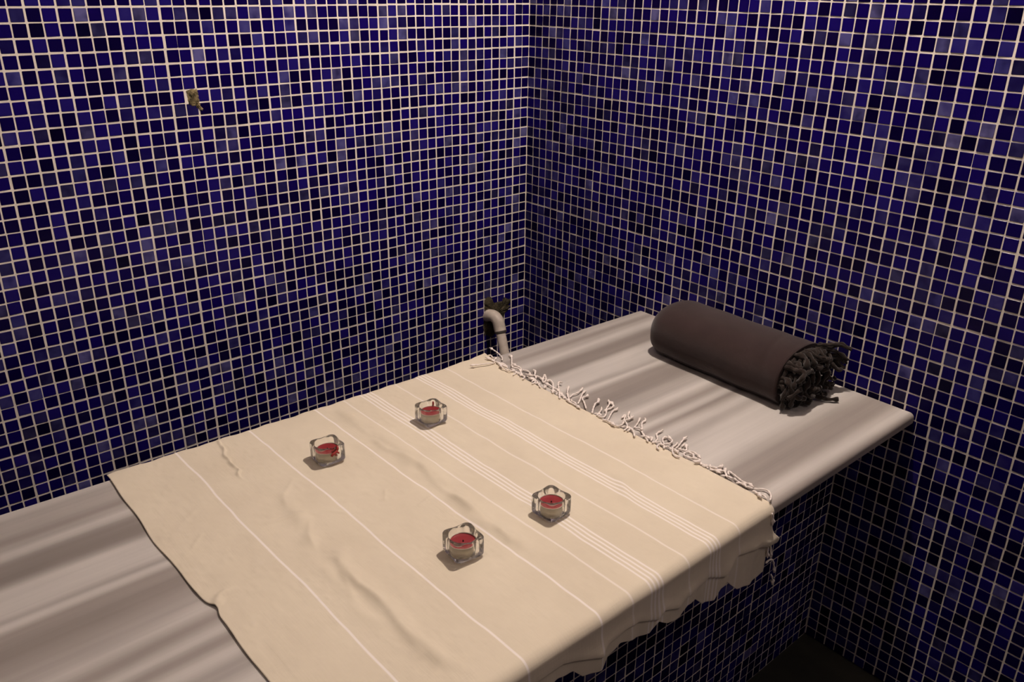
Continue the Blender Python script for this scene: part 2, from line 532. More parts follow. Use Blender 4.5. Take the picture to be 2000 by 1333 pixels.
def seg_dist(X, Y, path):
    best = np.full(X.shape, 1e9); side = np.zeros(X.shape); tt = np.zeros(X.shape)
    n = len(path)
    for i in range(n - 1):
        ax, ay = path[i][:2]; bx, by = path[i + 1][:2]
        dx, dy = bx - ax, by - ay
        t = np.clip(((X - ax) * dx + (Y - ay) * dy) / (dx * dx + dy * dy + 1e-9), 0, 1)
        d = np.hypot(X - ax - t * dx, Y - ay - t * dy)
        m = d < best
        best = np.where(m, d, best)
        side = np.where(m, np.sign((X - ax) * dy - (Y - ay) * dx), side)
        tt = np.where(m, (i + t) / n, tt)
    return best, side, tt

def sstep(a, b, x):
    t = np.clip((x - a) / (b - a), 0, 1)
    return t * t * (3 - 2 * t)

def vnoise(X, Y, seed):
    """smooth value noise on a unit lattice"""
    rng = np.random.default_rng(seed)
    g = rng.random((256, 256))
    xi, yi = np.floor(X).astype(int), np.floor(Y).astype(int)
    fx, fy = X - xi, Y - yi
    fx, fy = fx * fx * (3 - 2 * fx), fy * fy * (3 - 2 * fy)
    a = g[xi % 256, yi % 256]; b = g[(xi + 1) % 256, yi % 256]; c = g[xi % 256, (yi + 1) % 256]; d = g[(xi + 1) % 256, (yi + 1) % 256]
    return (a * (1 - fx) + b * fx) * (1 - fy) + (c * (1 - fx) + d * fx) * fy - 0.5

def cloth_height(X, Y):
    """folds of the cloth lying on the slab, in pitches above it"""
    h = np.zeros_like(X)
    def ridge(path, width, amp, fade=0.15, rough=0.5, seed=1):
        nonlocal h
        d, s, t = seg_dist(X, Y, catmull([(a, b, 0) for a, b in path], 0.3))
        env = sstep(0, fade, t) * sstep(0, fade, 1 - t)
        wob = 1 + rough * 2 * vnoise(X * 0.9 + 7, Y * 0.9 + 3, seed)
        h += 0.62 * amp * wob * env * np.exp(-(d / width) ** 2)
    # long low pleats that run across the bench
    ridge([(-34.0, -16.5), (-33.75, -23.5), (-34.05, -27.5), (-34.2, -32), (-34.7, -35), (-34.4, -38), (-34.7, -41.5)], 0.55, 0.26, 0.1, 0.9, 2)
    ridge([(-33.6, -19), (-33.2, -24), (-33.6, -28.0), (-33.7, -31)], 0.40, 0.10, 0.2, 0.8, 3)
    ridge([(-42.1, -23.5), (-42.5, -26), (-42.9, -28.6), (-43.5, -30.5), (-43.8, -32.2)], 0.50, 0.14, 0.2, 1.3, 4)
    ridge([(-42.4, -30.5), (-42.7, -32.2), (-43.1, -34.6), (-43.0, -36.5), (-43.15, -38.6), (-43.3, -41), (-42.9, -44)], 0.50, 0.22, 0.22, 1.1, 5)
    ridge([(-43.9, -31), (-44.0, -34), (-44.3, -36.5), (-44.0, -39)], 0.40, 0.12, 0.2, 1.0, 6)
    ridge([(-38.9, -16.5), (-38.7, -22), (-38.9, -28)], 0.9, 0.07, 0.2, 0.6, 7)
    ridge([(-29.6, -22), (-29.9, -27), (-29.5, -30)], 0.6, 0.10, 0.2, 0.8, 8)
    ridge([(-27.2, -26), (-27.6, -30), (-28.2, -33.8)], 0.6, 0.16, 0.2, 0.8, 9)
    ridge([(-27.3, -17), (-27.2, -21), (-27.0, -24)], 0.6, 0.10, 0.2, 0.8, 10)
    ridge([(-24.8, -34.5), (-25.0, -37), (-27.0, -39.5)], 0.4, 0.16, 0.2, 0.8, 11)
    ridge([(-22.2, -17), (-22.0, -24), (-22.4, -31), (-22.0, -40)], 1.0, 0.08, 0.2, 0.6, 12)
    ridge([(-42.6, -31.5), (-43.3, -34.4), (-43.1, -37.0), (-43.4, -39.6), (-43.1, -42)], 0.22, 0.10, 0.25, 1.2, 21)
    ridge([(-43.9, -31.6), (-43.1, -32.4), (-43.5, -34.0), (-44.2, -36.2)], 0.17, 0.06, 0.25, 0.9, 22)
    ridge([(-34.2, -20), (-34.4, -24.0), (-33.9, -27), (-34.5, -30.5), (-34.4, -34.5), (-34.9, -38)], 0.22, 0.10, 0.1, 1.2, 23)
    ridge([(-42.0, -24.0), (-42.8, -26.5), (-42.3, -28.0), (-43.1, -29.5), (-43.6, -31.4)], 0.18, 0.06, 0.2, 1.0, 24)
    ridge([(-42.4, -27.7), (-41.3, -27.9), (-40.4, -29.0)], 0.14, 0.06, 0.2, 0.5, 25)
    # short cross creases
    ridge([(-44.9, -26.8), (-42.4, -27.5), (-41.4, -28.4)], 0.16, 0.08, 0.25, 0.5, 13)
    ridge([(-38.0, -29.6), (-37.2, -28.4)], 0.10, 0.06, 0.3, 0.3, 14)
    ridge([(-36.9, -31.2), (-35.5, -30.9)], 0.12, 0.07, 0.3, 0.3, 15)
    ridge([(-42.5, -25.2), (-41.0, -23.6)], 0.16, 0.06, 0.3, 0.3, 16)
    ridge([(-49.0, -26.8), (-47.8, -25.6)], 0.14, 0.05, 0.3, 0.3, 17)
    ridge([(-48.9, -24.4), (-46.6, -22.6)], 0.2, 0.04, 0.3, 0.3, 18)
    ridge([(-49.8, -32.1), (-49.2, -31.3), (-48.6, -31.2)], 0.22, 0.28, 0.3, 0.3, 19)
    ridge([(-23.0, -29.0), (-21.6, -29.4)], 0.12, 0.05, 0.3, 0.3, 20)
    # the pinched zigzag crack near the wall side
    d, s, t = seg_dist(X, Y, CRACK)
    env = sstep(-0.02, 0.08, t) * sstep(0, 0.12, 1 - t)
    pw = 0.5 + 0.5 * np.abs(np.sin(t * 17)) 
    h += env * 0.16 * np.exp(-((d * s - 0.13) / 0.13) ** 2) * pw
    h -= env * 0.42 * np.exp(-(d / 0.07) ** 2)
    # general softness
    h += 0.05 * (vnoise(X * 0.45, Y * 0.18, 31) + 0.5) + 0.030 * vnoise(X * 1.1, Y * 0.5, 32) + 0.016 * vnoise(X * 2.3, Y * 1.4, 33) + 0.008 * vnoise(X * 5, Y * 4, 34)
    h += 0.060 * (0.30 - np.abs(vnoise(X * 0.8 + 3, Y * 0.55 + 9, 41))) * sstep(0.0, 0.25, vnoise(X * 0.25, Y * 0.25, 42) + 0.12)
    h += 0.036 * (0.25 - np.abs(vnoise(X * 2.1 + 5, Y * 1.6 + 2, 43))) * sstep(0.0, 0.3, vnoise(X * 0.4 + 9, Y * 0.3, 44) + 0.15)
    return np.maximum(h, 0.0)

def cloth_mesh():
    nu, ntop, nh = 500, 320, 70
    U = np.linspace(0, 1, nu)
    rows = []
    yb = -15.35
    yf = -44.48
    for k in range(ntop):
        y = yb + (yf - yb) * k / (ntop - 1)
        rows.append(('t', y))
    X = np.zeros((ntop + nh, nu)); Y = X.copy(); Z = X.copy(); UU = X.copy(); VV = X.copy()
    xl0, = [-50.0]
    for k in range(ntop):
        y = rows[k][1]
        xr = interp(FAR[::-1], y)
        xl = -49.95 + 0.10 * math.sin(y * 0.35 + 1) + 0.05 * math.sin(y * 1.1) + (0.22 * math.exp(-((y + 31.9) / 0.5) ** 2))
        # far-side back corner is drawn in a little; the back edge follows the slab
        x = xl + (xr - xl) * U
        back = np.interp(x, [-50, -42.5, -37.5, -30.7, -23, -19.1], [-15.5, -15.75, -15.95, -16.1, -16.3, -16.0]) + 0.05 * np.sin(x * 1.9) + 0.03 * np.sin(x * 4.3)
        t = k / (ntop - 1)
        X[k] = x; Y[k] = back + (yf - back) * t
        UU[k] = x; VV[k] = Y[k]
    Hh = cloth_height(X[:ntop], Y[:ntop])
    inner = sstep(0, 2.0, X[:ntop] - X[:ntop, :1]) * sstep(0, 2.0, X[:ntop, -1:] - X[:ntop])
    UU[:ntop] = X[:ntop] + inner * (0.16 * vnoise(X[:ntop] * 0.35, Y[:ntop] * 0.30, 51) + 0.07 * vnoise(X[:ntop] * 0.6, Y[:ntop] * 0.9, 52))
    edge = sstep(0, 0.5, Y[0][None, :] - Y[:ntop])
    fade = sstep(yf - 0.0, yf + 1.2, Y[:ntop]) * 0.85 + 0.15
    Z[:ntop] = ZC + 0.07 + Hh * fade * (0.4 + 0.6 * edge)
    # over the front edge and down
    r = 0.66
    ze = Z[ntop - 1].copy()
    x = X[ntop - 1].copy()
    hem = interp(HEM, x); cr = interp(CREASE, x)
    nb = 16
    puff = 0.10 + 0.07 * np.sin(x * 1.05 + 0.6) + 0.05 * np.sin(x * 2.3 + 2.0) + 0.03 * np.sin(x * 5.1)
    for k in range(nh):
        row = ntop + k
        if k < nb:
            a = (k + 1) / nb * math.pi / 2
            Y[row] = yf - r * math.sin(a) - 0.02 * puff * math.sin(a)
            Z[row] = ze - r * (1 - math.cos(a)) * 1.0
            VV[row] = yf - r * a
        else:
            t = (k - nb + 1) / (nh - nb)
            z0 = ze - r
            Z[row] = z0 + (hem - z0) * t
            depth = z0 - Z[row]
            out = 0.10 * sstep(0, 2.0, depth) + puff * sstep(0.2, 2.2, depth)
            # the cloth is tucked back under itself at the crease
            step = sstep(-0.10, 0.10, cr - Z[row])
            bulge = 0.05 * np.exp(-((Z[row] - cr - 0.25) / 0.35) ** 2)
            cornerpuff = 0.20 * np.exp(-((Z[row] - cr - 0.45) / 0.5) ** 2) * np.exp(-((x + 20.4) / 1.0) ** 2)
            Y[row] = (yf - r) - out - bulge - cornerpuff + 0.12 * step
            VV[row] = yf - r * math.pi / 2 - depth
        X[row] = x
        UU[row] = UU[ntop - 1]
    # right hand edge of the drop is pulled in and curls
    drop = np.clip((ZC - Z) / 5.0, 0, 1)
    w = np.clip((X + 23.0) / 3.3, 0, 1) ** 2
    zz = ZC - Z
    wig = 0.0 - 0.55 * sstep(3.0, 3.6, zz) * 0 + 0.55 * np.exp(-((zz - 2.5) / 0.45) ** 2) - 0.35 * sstep(3.0, 3.3, zz) + 0.10 * np.exp(-((zz - 1.4) / 0.5) ** 2) * -1
    X += w * wig * (zz > 0.3)
    # fold swags under the edge in the drop: small diagonal puckers seen at the bends
    V = np.stack([X, Y, Z], -1).reshape(-1, 3)
    V[:, 2] -= FLOOR
    V *= P
    nr = ntop + nh
    faces = [(j * nu + i, (j + 1) * nu + i, (j + 1) * nu + i + 1, j * nu + i + 1) for j in range(nr - 1) for i in range(nu - 1)]
    return V, faces, UU.ravel(), VV.ravel()

V, F, UU, VV = cloth_mesh()
cloth = obj('striped_cloth', V, F, M_cloth, origin=W(-35, -30, ZC))
uvl = cloth.data.uv_layers.new(name='weave')
vi = np.empty(len(cloth.data.loops), dtype=np.int32)
cloth.data.loops.foreach_get('vertex_index', vi)
uvs = np.stack([-UU[vi] / 100.0, -VV[vi] / 100.0], 1).astype(np.float32)
uvl.data.foreach_set('uv', uvs.ravel())
sol = cloth.modifiers.new('thickness', 'SOLIDIFY')
sol.thickness = 0.055 * P; sol.offset = -1.0
tag(cloth, 'beige cotton cloth with thin white stripes spread over the marble bench', 'cloth')

TASSELS = [[(-18.86,-18.16,-27.3),(-18.47,-17.7,-27.31),(-18.3,-17.2,-27.28),(-18.12,-16.55,-27.29),(-18.05,-15.99,-27.28),(-18.02,-15.51,-27.28)],[(-19.53,-18.05,-27.31),(-19.58,-17.51,-27.23),(-19.77,-17.06,-27.12)],[(-19.67,-18.21,-27.3),(-20.39,-18.18,-27.14),(-21.18,-17.95,-27.1),(-21.92,-17.72,-27.03)],[(-19.91,-19.38,-27.19),(-19.49,-18.3,-27.28),(-19.47,-17.68,-27.29),(-19.55,-17.29,-27.27)],[(-19.06,-19.62,-27.31),(-18.5,-18.98,-27.28),(-17.73,-18.04,-27.32),(-17.77,-17.72,-27.29)],[(-19.43,-19.47,-27.3),(-19.54,-19.13,-27.26),(-19.59,-18.71,-27.23),(-19.58,-18.29,-27.21)],[(-20.01,-20.31,-27.2),(-19.96,-19.85,-27.13),(-20.05,-19.54,-27.1),(-19.8,-18.96,-27.12)],[(-20.17,-21.06,-27.22),(-19.57,-20.78,-27.29),(-19.56,-20.53,-27.26),(-20.01,-20.36,-27.1)],[(-19.86,-21.61,-27.19),(-19.29,-21.02,-27.25),(-19.02,-20.38,-27.22),(-19.27,-20.09,-27.17),(-19.11,-19.61,-27.14)],[(-19.04,-20.85,-27.3),(-18.77,-20.33,-27.23),(-18.86,-19.91,-27.19),(-18.86,-19.5,-27.12)],[(-20.13,-22.19,-27.18),(-19.6,-21.82,-27.27),(-19.6,-21.37,-27.27),(-19.61,-20.81,-27.23),(-19.49,-20.05,-27.2)],[(-19.4,-21.93,-27.29),(-18.91,-21.72,-27.31),(-18.65,-21.2,-27.29),(-18.8,-20.7,-27.3)],[(-18.94,-22.25,-27.32),(-18.25,-21.6,-27.26),(-18.28,-21.36,-27.21)],[(-19.06,-22.59,-27.32),(-18.88,-22.29,-27.23),(-19.16,-21.94,-27.2),(-19.36,-21.66,-27.15)],[(-20.1,-23.24,-27.2),(-19.57,-23.05,-27.28),(-19.42,-22.66,-27.26),(-19.57,-22.22,-27.22)],[(-20.04,-24.14,-27.2),(-19.63,-23.49,-27.3),(-19.28,-22.79,-27.3),(-19.36,-22.21,-27.28)],[(-19.15,-23.56,-27.3),(-18.86,-23.04,-27.25),(-18.74,-22.58,-27.25),(-18.93,-22.24,-27.24)],[(-19.08,-23.54,-27.28),(-18.62,-23.27,-27.28),(-17.99,-22.49,-27.31),(-18.43,-22.79,-27.31),(-18.87,-23.15,-27.29)],[(-19.96,-25.46,-27.21),(-19.25,-24.75,-27.26),(-18.66,-24.1,-27.24),(-18.57,-23.63,-27.24),(-18.83,-23.59,-27.22)],[(-20.22,-26.5,-27.19),(-19.34,-25.54,-27.26),(-18.54,-24.6,-27.22),(-18.22,-24.44,-27.18),(-18.22,-24.69,-27.12)],[(-19.24,-25.18,-27.3),(-19.18,-24.7,-27.26),(-19.15,-24.1,-27.26),(-19.19,-23.71,-27.23)],[(-19.55,-26.07,-27.3),(-19.3,-25.45,-27.26),(-19.21,-24.95,-27.24)],[(-19.31,-26.53,-27.28),(-18.82,-25.93,-27.23),(-18.23,-25.48,-27.14)],[(-20.06,-27.36,-27.22),(-19.55,-26.8,-27.29),(-19.08,-26.17,-27.29),(-18.3,-25.49,-27.27)],[(-19.37,-26.72,-27.3),(-18.87,-26.56,-27.28),(-18.31,-26.6,-27.25),(-17.5,-26.31,-27.22)],[(-19.67,-27.91,-27.28),(-18.95,-27.44,-27.31),(-18.15,-26.9,-27.3),(-17.56,-26.68,-27.3)],[(-19.83,-28.93,-27.21),(-19.17,-28.1,-27.29),(-18.73,-27.47,-27.25),(-18.27,-27.51,-27.23),(-18.01,-27.31,-27.23)],[(-20.01,-29.72,-27.22),(-19.43,-29.26,-27.25),(-18.71,-28.81,-27.2),(-18.43,-28.82,-27.17),(-17.98,-28.44,-27.15)],[(-20.04,-27.34,-27.19),(-20.05,-27.8,-27.2),(-20.12,-28.35,-27.19),(-20.17,-28.64,-27.17)],[(-19.23,-25.66,-27.32),(-19.57,-26.32,-27.31),(-19.91,-27.01,-27.21),(-20.07,-27.42,-27.19)],[(-20.05,-30.22,-27.19),(-19.46,-29.95,-27.23),(-19.06,-29.76,-27.21),(-18.91,-29.61,-27.13)],[(-20.0,-30.27,-27.18),(-19.93,-30.67,-27.2),(-19.47,-30.52,-27.3),(-18.97,-30.17,-27.31),(-18.55,-29.8,-27.29),(-17.82,-29.41,-27.3),(-17.41,-28.93,-27.27)],[(-18.96,-29.95,-27.29),(-18.21,-29.95,-27.3),(-17.83,-29.84,-27.28),(-17.54,-29.33,-27.3),(-17.57,-29.17,-27.28)],[(-19.92,-31.21,-27.2),(-19.14,-30.72,-27.29),(-18.47,-30.38,-27.28),(-18.1,-30.37,-27.29),(-17.79,-30.27,-27.27)],[(-20.18,-30.9,-27.2),(-20.06,-31.25,-27.18),(-20.18,-31.89,-27.13),(-20.23,-32.2,-27.13)],[(-20.13,-32.12,-27.2),(-19.9,-32.35,-27.19),(-19.31,-32.14,-27.3),(-18.7,-31.72,-27.3),(-18.14,-31.36,-27.3),(-18.77,-31.52,-27.28)],[(-18.8,-31.86,-27.32),(-18.55,-32.04,-27.3),(-18.2,-31.64,-27.28),(-17.58,-31.22,-27.27)],[(-20.16,-32.99,-27.2),(-19.58,-32.78,-27.27),(-19.21,-32.4,-27.25),(-18.97,-32.01,-27.24),(-18.5,-32.08,-27.22),(-17.95,-31.95,-27.24)],[(-20.06,-33.2,-27.22),(-19.57,-33.03,-27.27),(-19.45,-32.79,-27.27)],[(-20.31,-34.1,-27.18),(-19.87,-33.63,-27.17),(-19.42,-32.98,-27.28)],[(-19.15,-33.06,-27.3),(-18.61,-32.85,-27.32),(-18.03,-32.56,-27.3),(-17.69,-32.35,-27.31)],[(-20.11,-35.15,-27.2),(-19.64,-34.55,-27.3),(-19.26,-33.89,-27.28),(-18.73,-33.42,-27.3),(-18.18,-32.96,-27.31),(-17.73,-32.87,-27.31),(-17.49,-32.67,-27.29)],[(-19.15,-33.09,-27.29),(-19.02,-33.5,-27.24),(-19.19,-33.81,-27.15)],[(-19.98,-35.4,-27.2),(-19.56,-35.38,-27.29),(-19.07,-35.14,-27.31),(-18.7,-34.74,-27.29),(-18.3,-34.66,-27.28),(-17.88,-34.65,-27.29)],[(-19.98,-36.45,-27.2),(-19.35,-35.95,-27.3),(-19.02,-35.55,-27.3),(-18.68,-35.39,-27.29),(-18.4,-35.54,-27.31)],[(-20.35,-36.35,-27.22),(-20.22,-36.05,-27.18),(-19.73,-35.84,-27.24),(-19.47,-36.11,-27.22),(-19.05,-36.26,-27.2),(-18.69,-36.13,-27.2),(-18.57,-35.78,-27.18),(-18.44,-35.55,-27.14)],[(-20.08,-37.91,-27.19),(-20.15,-37.55,-27.22),(-19.91,-37.15,-27.2),(-19.27,-36.65,-27.31),(-18.72,-36.53,-27.31),(-18.48,-36.41,-27.31)],[(-19.66,-37.39,-27.3),(-19.54,-37.25,-27.23),(-19.74,-37.09,-27.15)],[(-19.21,-36.87,-27.3),(-18.77,-36.77,-27.29),(-18.24,-36.58,-27.28),(-17.65,-36.43,-27.23),(-17.4,-36.44,-27.21)],[(-19.06,-36.96,-27.32),(-19.03,-37.36,-27.29),(-18.83,-37.48,-27.28),(-18.2,-36.95,-27.28)],[(-19.54,-38.12,-27.3),(-19.5,-37.82,-27.3),(-19.26,-37.63,-27.31),(-18.92,-37.68,-27.3),(-18.7,-37.97,-27.29),(-18.78,-38.42,-27.3),(-19.0,-38.81,-27.29)],[(-19.55,-38.06,-27.32),(-19.39,-38.46,-27.27),(-19.26,-38.89,-27.23),(-19.6,-39.1,-27.18),(-19.9,-38.95,-27.13)],[(-19.32,-38.53,-27.3),(-18.99,-38.15,-27.27),(-19.0,-37.85,-27.26)],[(-19.64,-39.38,-27.28),(-19.6,-39.68,-27.26),(-19.44,-39.78,-27.21)],[(-19.42,-39.89,-27.3),(-19.55,-40.13,-27.32),(-19.45,-40.42,-27.29),(-19.09,-40.56,-27.29)],[(-19.34,-39.82,-27.29),(-19.41,-40.09,-27.21),(-19.38,-40.42,-27.14)],[(-18.71,-37.0,-27.29),(-18.33,-36.89,-27.29),(-18.45,-37.19,-27.3)],[(-19.14,-39.69,-27.29),(-19.37,-39.9,-27.31),(-19.02,-40.2,-27.31),(-18.7,-40.33,-27.3),(-18.56,-40.22,-27.26)],[(-19.64,-40.03,-27.29),(-19.48,-40.35,-27.3),(-19.27,-40.66,-27.27),(-19.11,-40.81,-27.3)],[(-19.59,-41.37,-27.29),(-19.3,-41.05,-27.29),(-19.07,-40.81,-27.28),(-18.71,-40.63,-27.3)],[(-19.23,-41.26,-27.32),(-18.99,-41.01,-27.29),(-18.88,-41.08,-27.3),(-19.06,-41.67,-27.29),(-19.2,-42.3,-27.32),(-19.19,-42.77,-27.29),(-19.27,-43.14,-27.28)],[(-19.31,-41.67,-27.3),(-19.52,-42.37,-27.29),(-19.52,-42.87,-27.31),(-19.38,-43.18,-27.32)],[(-19.44,-43.25,-27.29),(-19.1,-43.53,-27.3),(-18.94,-43.83,-27.28),(-19.05,-44.17,-27.27),(-19.36,-44.47,-27.29),(-19.93,-44.76,-27.18)],[(-19.64,-43.56,-27.3),(-19.93,-43.96,-27.14),(-20.09,-44.26,-27.12)]]
HANGING_TASSELS = [[(-20.34,-45.25,-27.68),(-20.12,-45.25,-28.18),(-20.08,-45.25,-28.65)],[(-20.21,-45.25,-30.15),(-20.15,-45.25,-30.6),(-20.04,-45.25,-31.12)],[(-19.86,-45.25,-30.32),(-19.77,-45.25,-30.78),(-19.68,-45.25,-31.27)],[(-20.16,-45.25,-31.48),(-19.77,-45.25,-31.42),(-19.33,-45.25,-31.68),(-19.04,-45.25,-32.33),(-18.88,-45.25,-32.85)],[(-19.28,-45.25,-32.79),(-18.97,-45.25,-33.33),(-18.9,-45.25,-33.82)]]


rt = random.Random(4)
def twist_tassel(path, rad, parent, mat, name='tassel', knot=True, lobe=0.30, step=0.07, tw=7.0, sides=8):
    pth = catmull(path, step)
    n = len(pth)
    R = np.full(n, rad)
    if knot:
        s = np.concatenate([[0], np.cumsum(np.linalg.norm(np.diff(pth, axis=0), axis=1))])
        s1 = s[-1] - 0.30
        R = R * (1 + 1.0 * np.exp(-((s - s1) / 0.13) ** 2))
        R[-1] *= 0.8
    R[0] *= 0.6
    v, f = tube(pth, R, sides, tw, lobe)
    return obj(name, v, f, mat, parent, origin=W(*pth[0]))
for t in TASSELS:
    twist_tassel(t, 0.060 + rt.uniform(-0.006, 0.010), cloth, M_fringe, knot=rt.random() < 0.7)
for t in HANGING_TASSELS:
    twist_tassel(t, 0.062, cloth, M_fringe)
# short strands bunched along the far hem
for k in range(30):
    y = -16.6 - 28.0 * (k + rt.random()) / 30.0
    if -33.5 < y < -28.5 and k % 2: continue
    x = float(interp(FAR[::-1], y)) - 0.05
    L_ = rt.uniform(0.45, 0.95); a_ = rt.uniform(-1.9, -0.9) if rt.random() < 0.7 else rt.uniform(0.7, 1.8)
    p = [(x + 0.10, y, -27.30), (x + 0.22 + 0.2 * rt.random(), y + 0.35 * L_ * math.sin(a_), -27.27), (x + 0.12 + 0.30 * math.cos(a_), y + L_ * math.sin(a_), -27.24)]
    twist_tassel(p, 0.058, cloth, M_fringe, knot=rt.random() < 0.4)
# ================================================================ candle holders and tea lights
HS, HH = 1.84, 1.30
def holder_mesh():
    seg = 96
    A = np.arange(seg) * 2 * math.pi / seg
    def rsq(a, half, cr):
        # rounded square radius along direction a
        ca, sa = abs(math.cos(a)), abs(math.sin(a))
        m = max(ca, sa)
        p = half / m
        x, y = p * ca, p * sa
        c0 = half - cr
        if x > c0 and y > c0:
            b = -(ca * c0 + sa * c0); c = 2 * c0 * c0 - cr * cr
            return -b + math.sqrt(max(0, b * b - c))
        return p
    rings = []
    def ring(fr, fz):
        rings.append([(fr(a) * math.cos(a), fr(a) * math.sin(a), fz(a)) for a in A])
    ht = lambda a: HH - 0.05 * (math.cos(2 * a) ** 4)           # corners stand higher than the sides
    H = HS / 2
    ring(lambda a: rsq(a, 0.30, 0.2), lambda a: 0.03)
    ring(lambda a: rsq(a, H - 0.20, 0.26), lambda a: 0.0)
    ring(lambda a: rsq(a, H - 0.13, 0.28), lambda a: 0.03)
    ring(lambda a: rsq(a, H - 0.04, 0.30), lambda a: 0.14)
    ring(lambda a: rsq(a, H, 0.32), lambda a: 0.24)
    ring(lambda a: rsq(a, H, 0.32), lambda a: 0.6)
    ring(lambda a: rsq(a, H, 0.32), lambda a: ht(a) - 0.10)
    ring(lambda a: rsq(a, H - 0.03, 0.32), lambda a: ht(a) - 0.035)
    ring(lambda a: rsq(a, H - 0.10, 0.32), lambda a: ht(a))
    ring(lambda a: 0.8 * rsq(a, H - 0.10, 0.32) + 0.2 * 0.825, lambda a: ht(a) + 0.004)
    ring(lambda a: 0.2 * rsq(a, H - 0.10, 0.32) + 0.8 * 0.825, lambda a: ht(a) - 0.006)
    ring(lambda a: 0.825, lambda a: ht(a) - 0.03)
    ring(lambda a: 0.80, lambda a: ht(a) - 0.08)
    ring(lambda a: 0.795, lambda a: ht(a) - 0.14)
    ring(lambda a: 0.79, lambda a: 0.6)
    ring(lambda a: 0.78, lambda a: 0.30)
    ring(lambda a: 0.72, lambda a: 0.225)
    ring(lambda a: 0.40, lambda a: 0.215)
    verts = [p for r in rings for p in r]
    faces = []
    for q in range(len(rings) - 1):
        for i in range(seg):
            a, b = q * seg + i, q * seg + (i + 1) % seg
            faces.append((a, b, b + seg, a + seg))
    faces.append(tuple(range(seg))[::-1])
    faces.append(tuple((len(rings) - 1) * seg + i for i in range(seg)))
    return verts, faces

def lathe(profile, seg=64):
    verts, faces = [], []
    n = len(profile)
    for r, z in profile:
        for i in range(seg):
            a = 2 * math.pi * i / seg
            verts.append((r * math.cos(a), r * math.sin(a), z))
    for q in range(n - 1):
        for i in range(seg):
            a, b = q * seg + i, q * seg + (i + 1) % seg
            faces.append((a, b, b + seg, a + seg))
    faces.append(tuple(range(seg))[::-1])
    faces.append(tuple((n - 1) * seg + i for i in range(seg)))
    return verts, faces

def local_obj(name, verts, faces, mat, parent=None, loc=(0, 0, 0), smooth=True):
    me = bpy.data.meshes.new(name)
    me.from_pydata([tuple(c * P for c in v) for v in verts], [], [tuple(f) for f in faces])
    me.materials.append(mat)
    me.polygons.foreach_set('use_smooth', np.full(len(me.polygons), smooth))
    me.update()
    o = bpy.data.objects.new(name, me)
    COL.objects.link(o)
    o.parent = parent
    o.location = tuple(c * P for c in loc)
    return o

hv, hf = holder_mesh()
holder0 = local_obj('candle_holder', hv, hf, M_glass)
holder0.cycles.is_caustics_caster = True
cloth.cycles.is_caustics_receiver = True

tea0 = empty('tealight_candle', (0, 0, 0))
cupv, cupf = lathe([(0.60, 0.012), (0.68, 0.0), (0.715, 0.03), (0.73, 0.30), (0.735, 0.59), (0.755, 0.60), (0.755, 0.615), (0.735, 0.612), (0.722, 0.58), (0.715, 0.30), (0.69, 0.05), (0.2, 0.04)])
local_obj('cup', cupv, cupf, M_foil, tea0)
waxv, waxf = lathe([(0.66, 0.07), (0.70, 0.1), (0.713, 0.575), (0.66, 0.56), (0.45, 0.55), (0.12, 0.54), (0.05, 0.55)])
local_obj('wax', waxv, waxf, M_wax, tea0)
wv, wf = lathe([(0.045, 0.50), (0.042, 0.58), (0.035, 0.63), (0.02, 0.65)], 10)
w_ = local_obj('wick', wv, wf, M_wick, tea0)

SPOTS = [(-38.12, -23.02, -4, 'clear glass holder with red wax spilled over its inside wall, lowest-set of the pair by the tiled wall', 'red tealight with wax run over one side, in the glass holder nearest the bare slab'),
         (-29.79, -23.10, -3, 'clear glass candle holder standing on the group of white stripes beside the mosaic wall', 'red tealight in the holder that stands closest to the white corner pipe'),
         (-31.04, -36.92, 3, 'clear glass candle holder on the four close stripes toward the front edge of the bench', 'red tealight in the holder closest to the hanging corner of the cloth'),
         (-37.45, -36.60, -8, 'clear glass candle holder nearest the camera, on plain cloth between two single stripes', 'red tealight in the holder nearest the camera')]
LBL = [('square glass candle holder with red wax run over its side, on plain cloth', 'red tealight whose wax has run over its cup, in the stained holder'),
       ('square glass candle holder beside the upper stripes, nearest the white pipe', 'red tealight in the glass holder nearest the white pipe'),
       ('square glass candle holder on the four close white stripes, towards the cloth drop', 'red tealight in the holder standing on the four close stripes'),
       ('square glass candle holder nearest the front edge, beside a single white stripe', 'red tealight in the lowest glass holder in the photo')]
def top_at(x, y):
    xx = np.linspace(x - 0.8, x + 0.8, 9); yy = np.linspace(y - 0.8, y + 0.8, 9)
    X, Y = np.meshgrid(xx, yy)
    return float((ZC + 0.07 + cloth_height(X, Y)).max())
def drip_mesh(pts, rads, seed):
    return tube(catmull(pts, 0.06), rads, 8)
for k, (x, y, ang, _, _) in enumerate(SPOTS):
    z = top_at(x, y) + 0.005
    h = holder0 if k == 0 else copy_tree(holder0)
    h.location = W(x, y, z); h.rotation_euler = (0, 0, math.radians(ang))
    tag(h, LBL[k][0], 'candle holder', 'glass candle holders on the cloth')
    c = tea0 if k == 0 else copy_tree(tea0)
    c.location = W(x, y, z + 0.235); c.rotation_euler = (0, 0, 0.7 * k)
    tag(c, LBL[k][1], 'candle', 'red tealights in the glass holders')

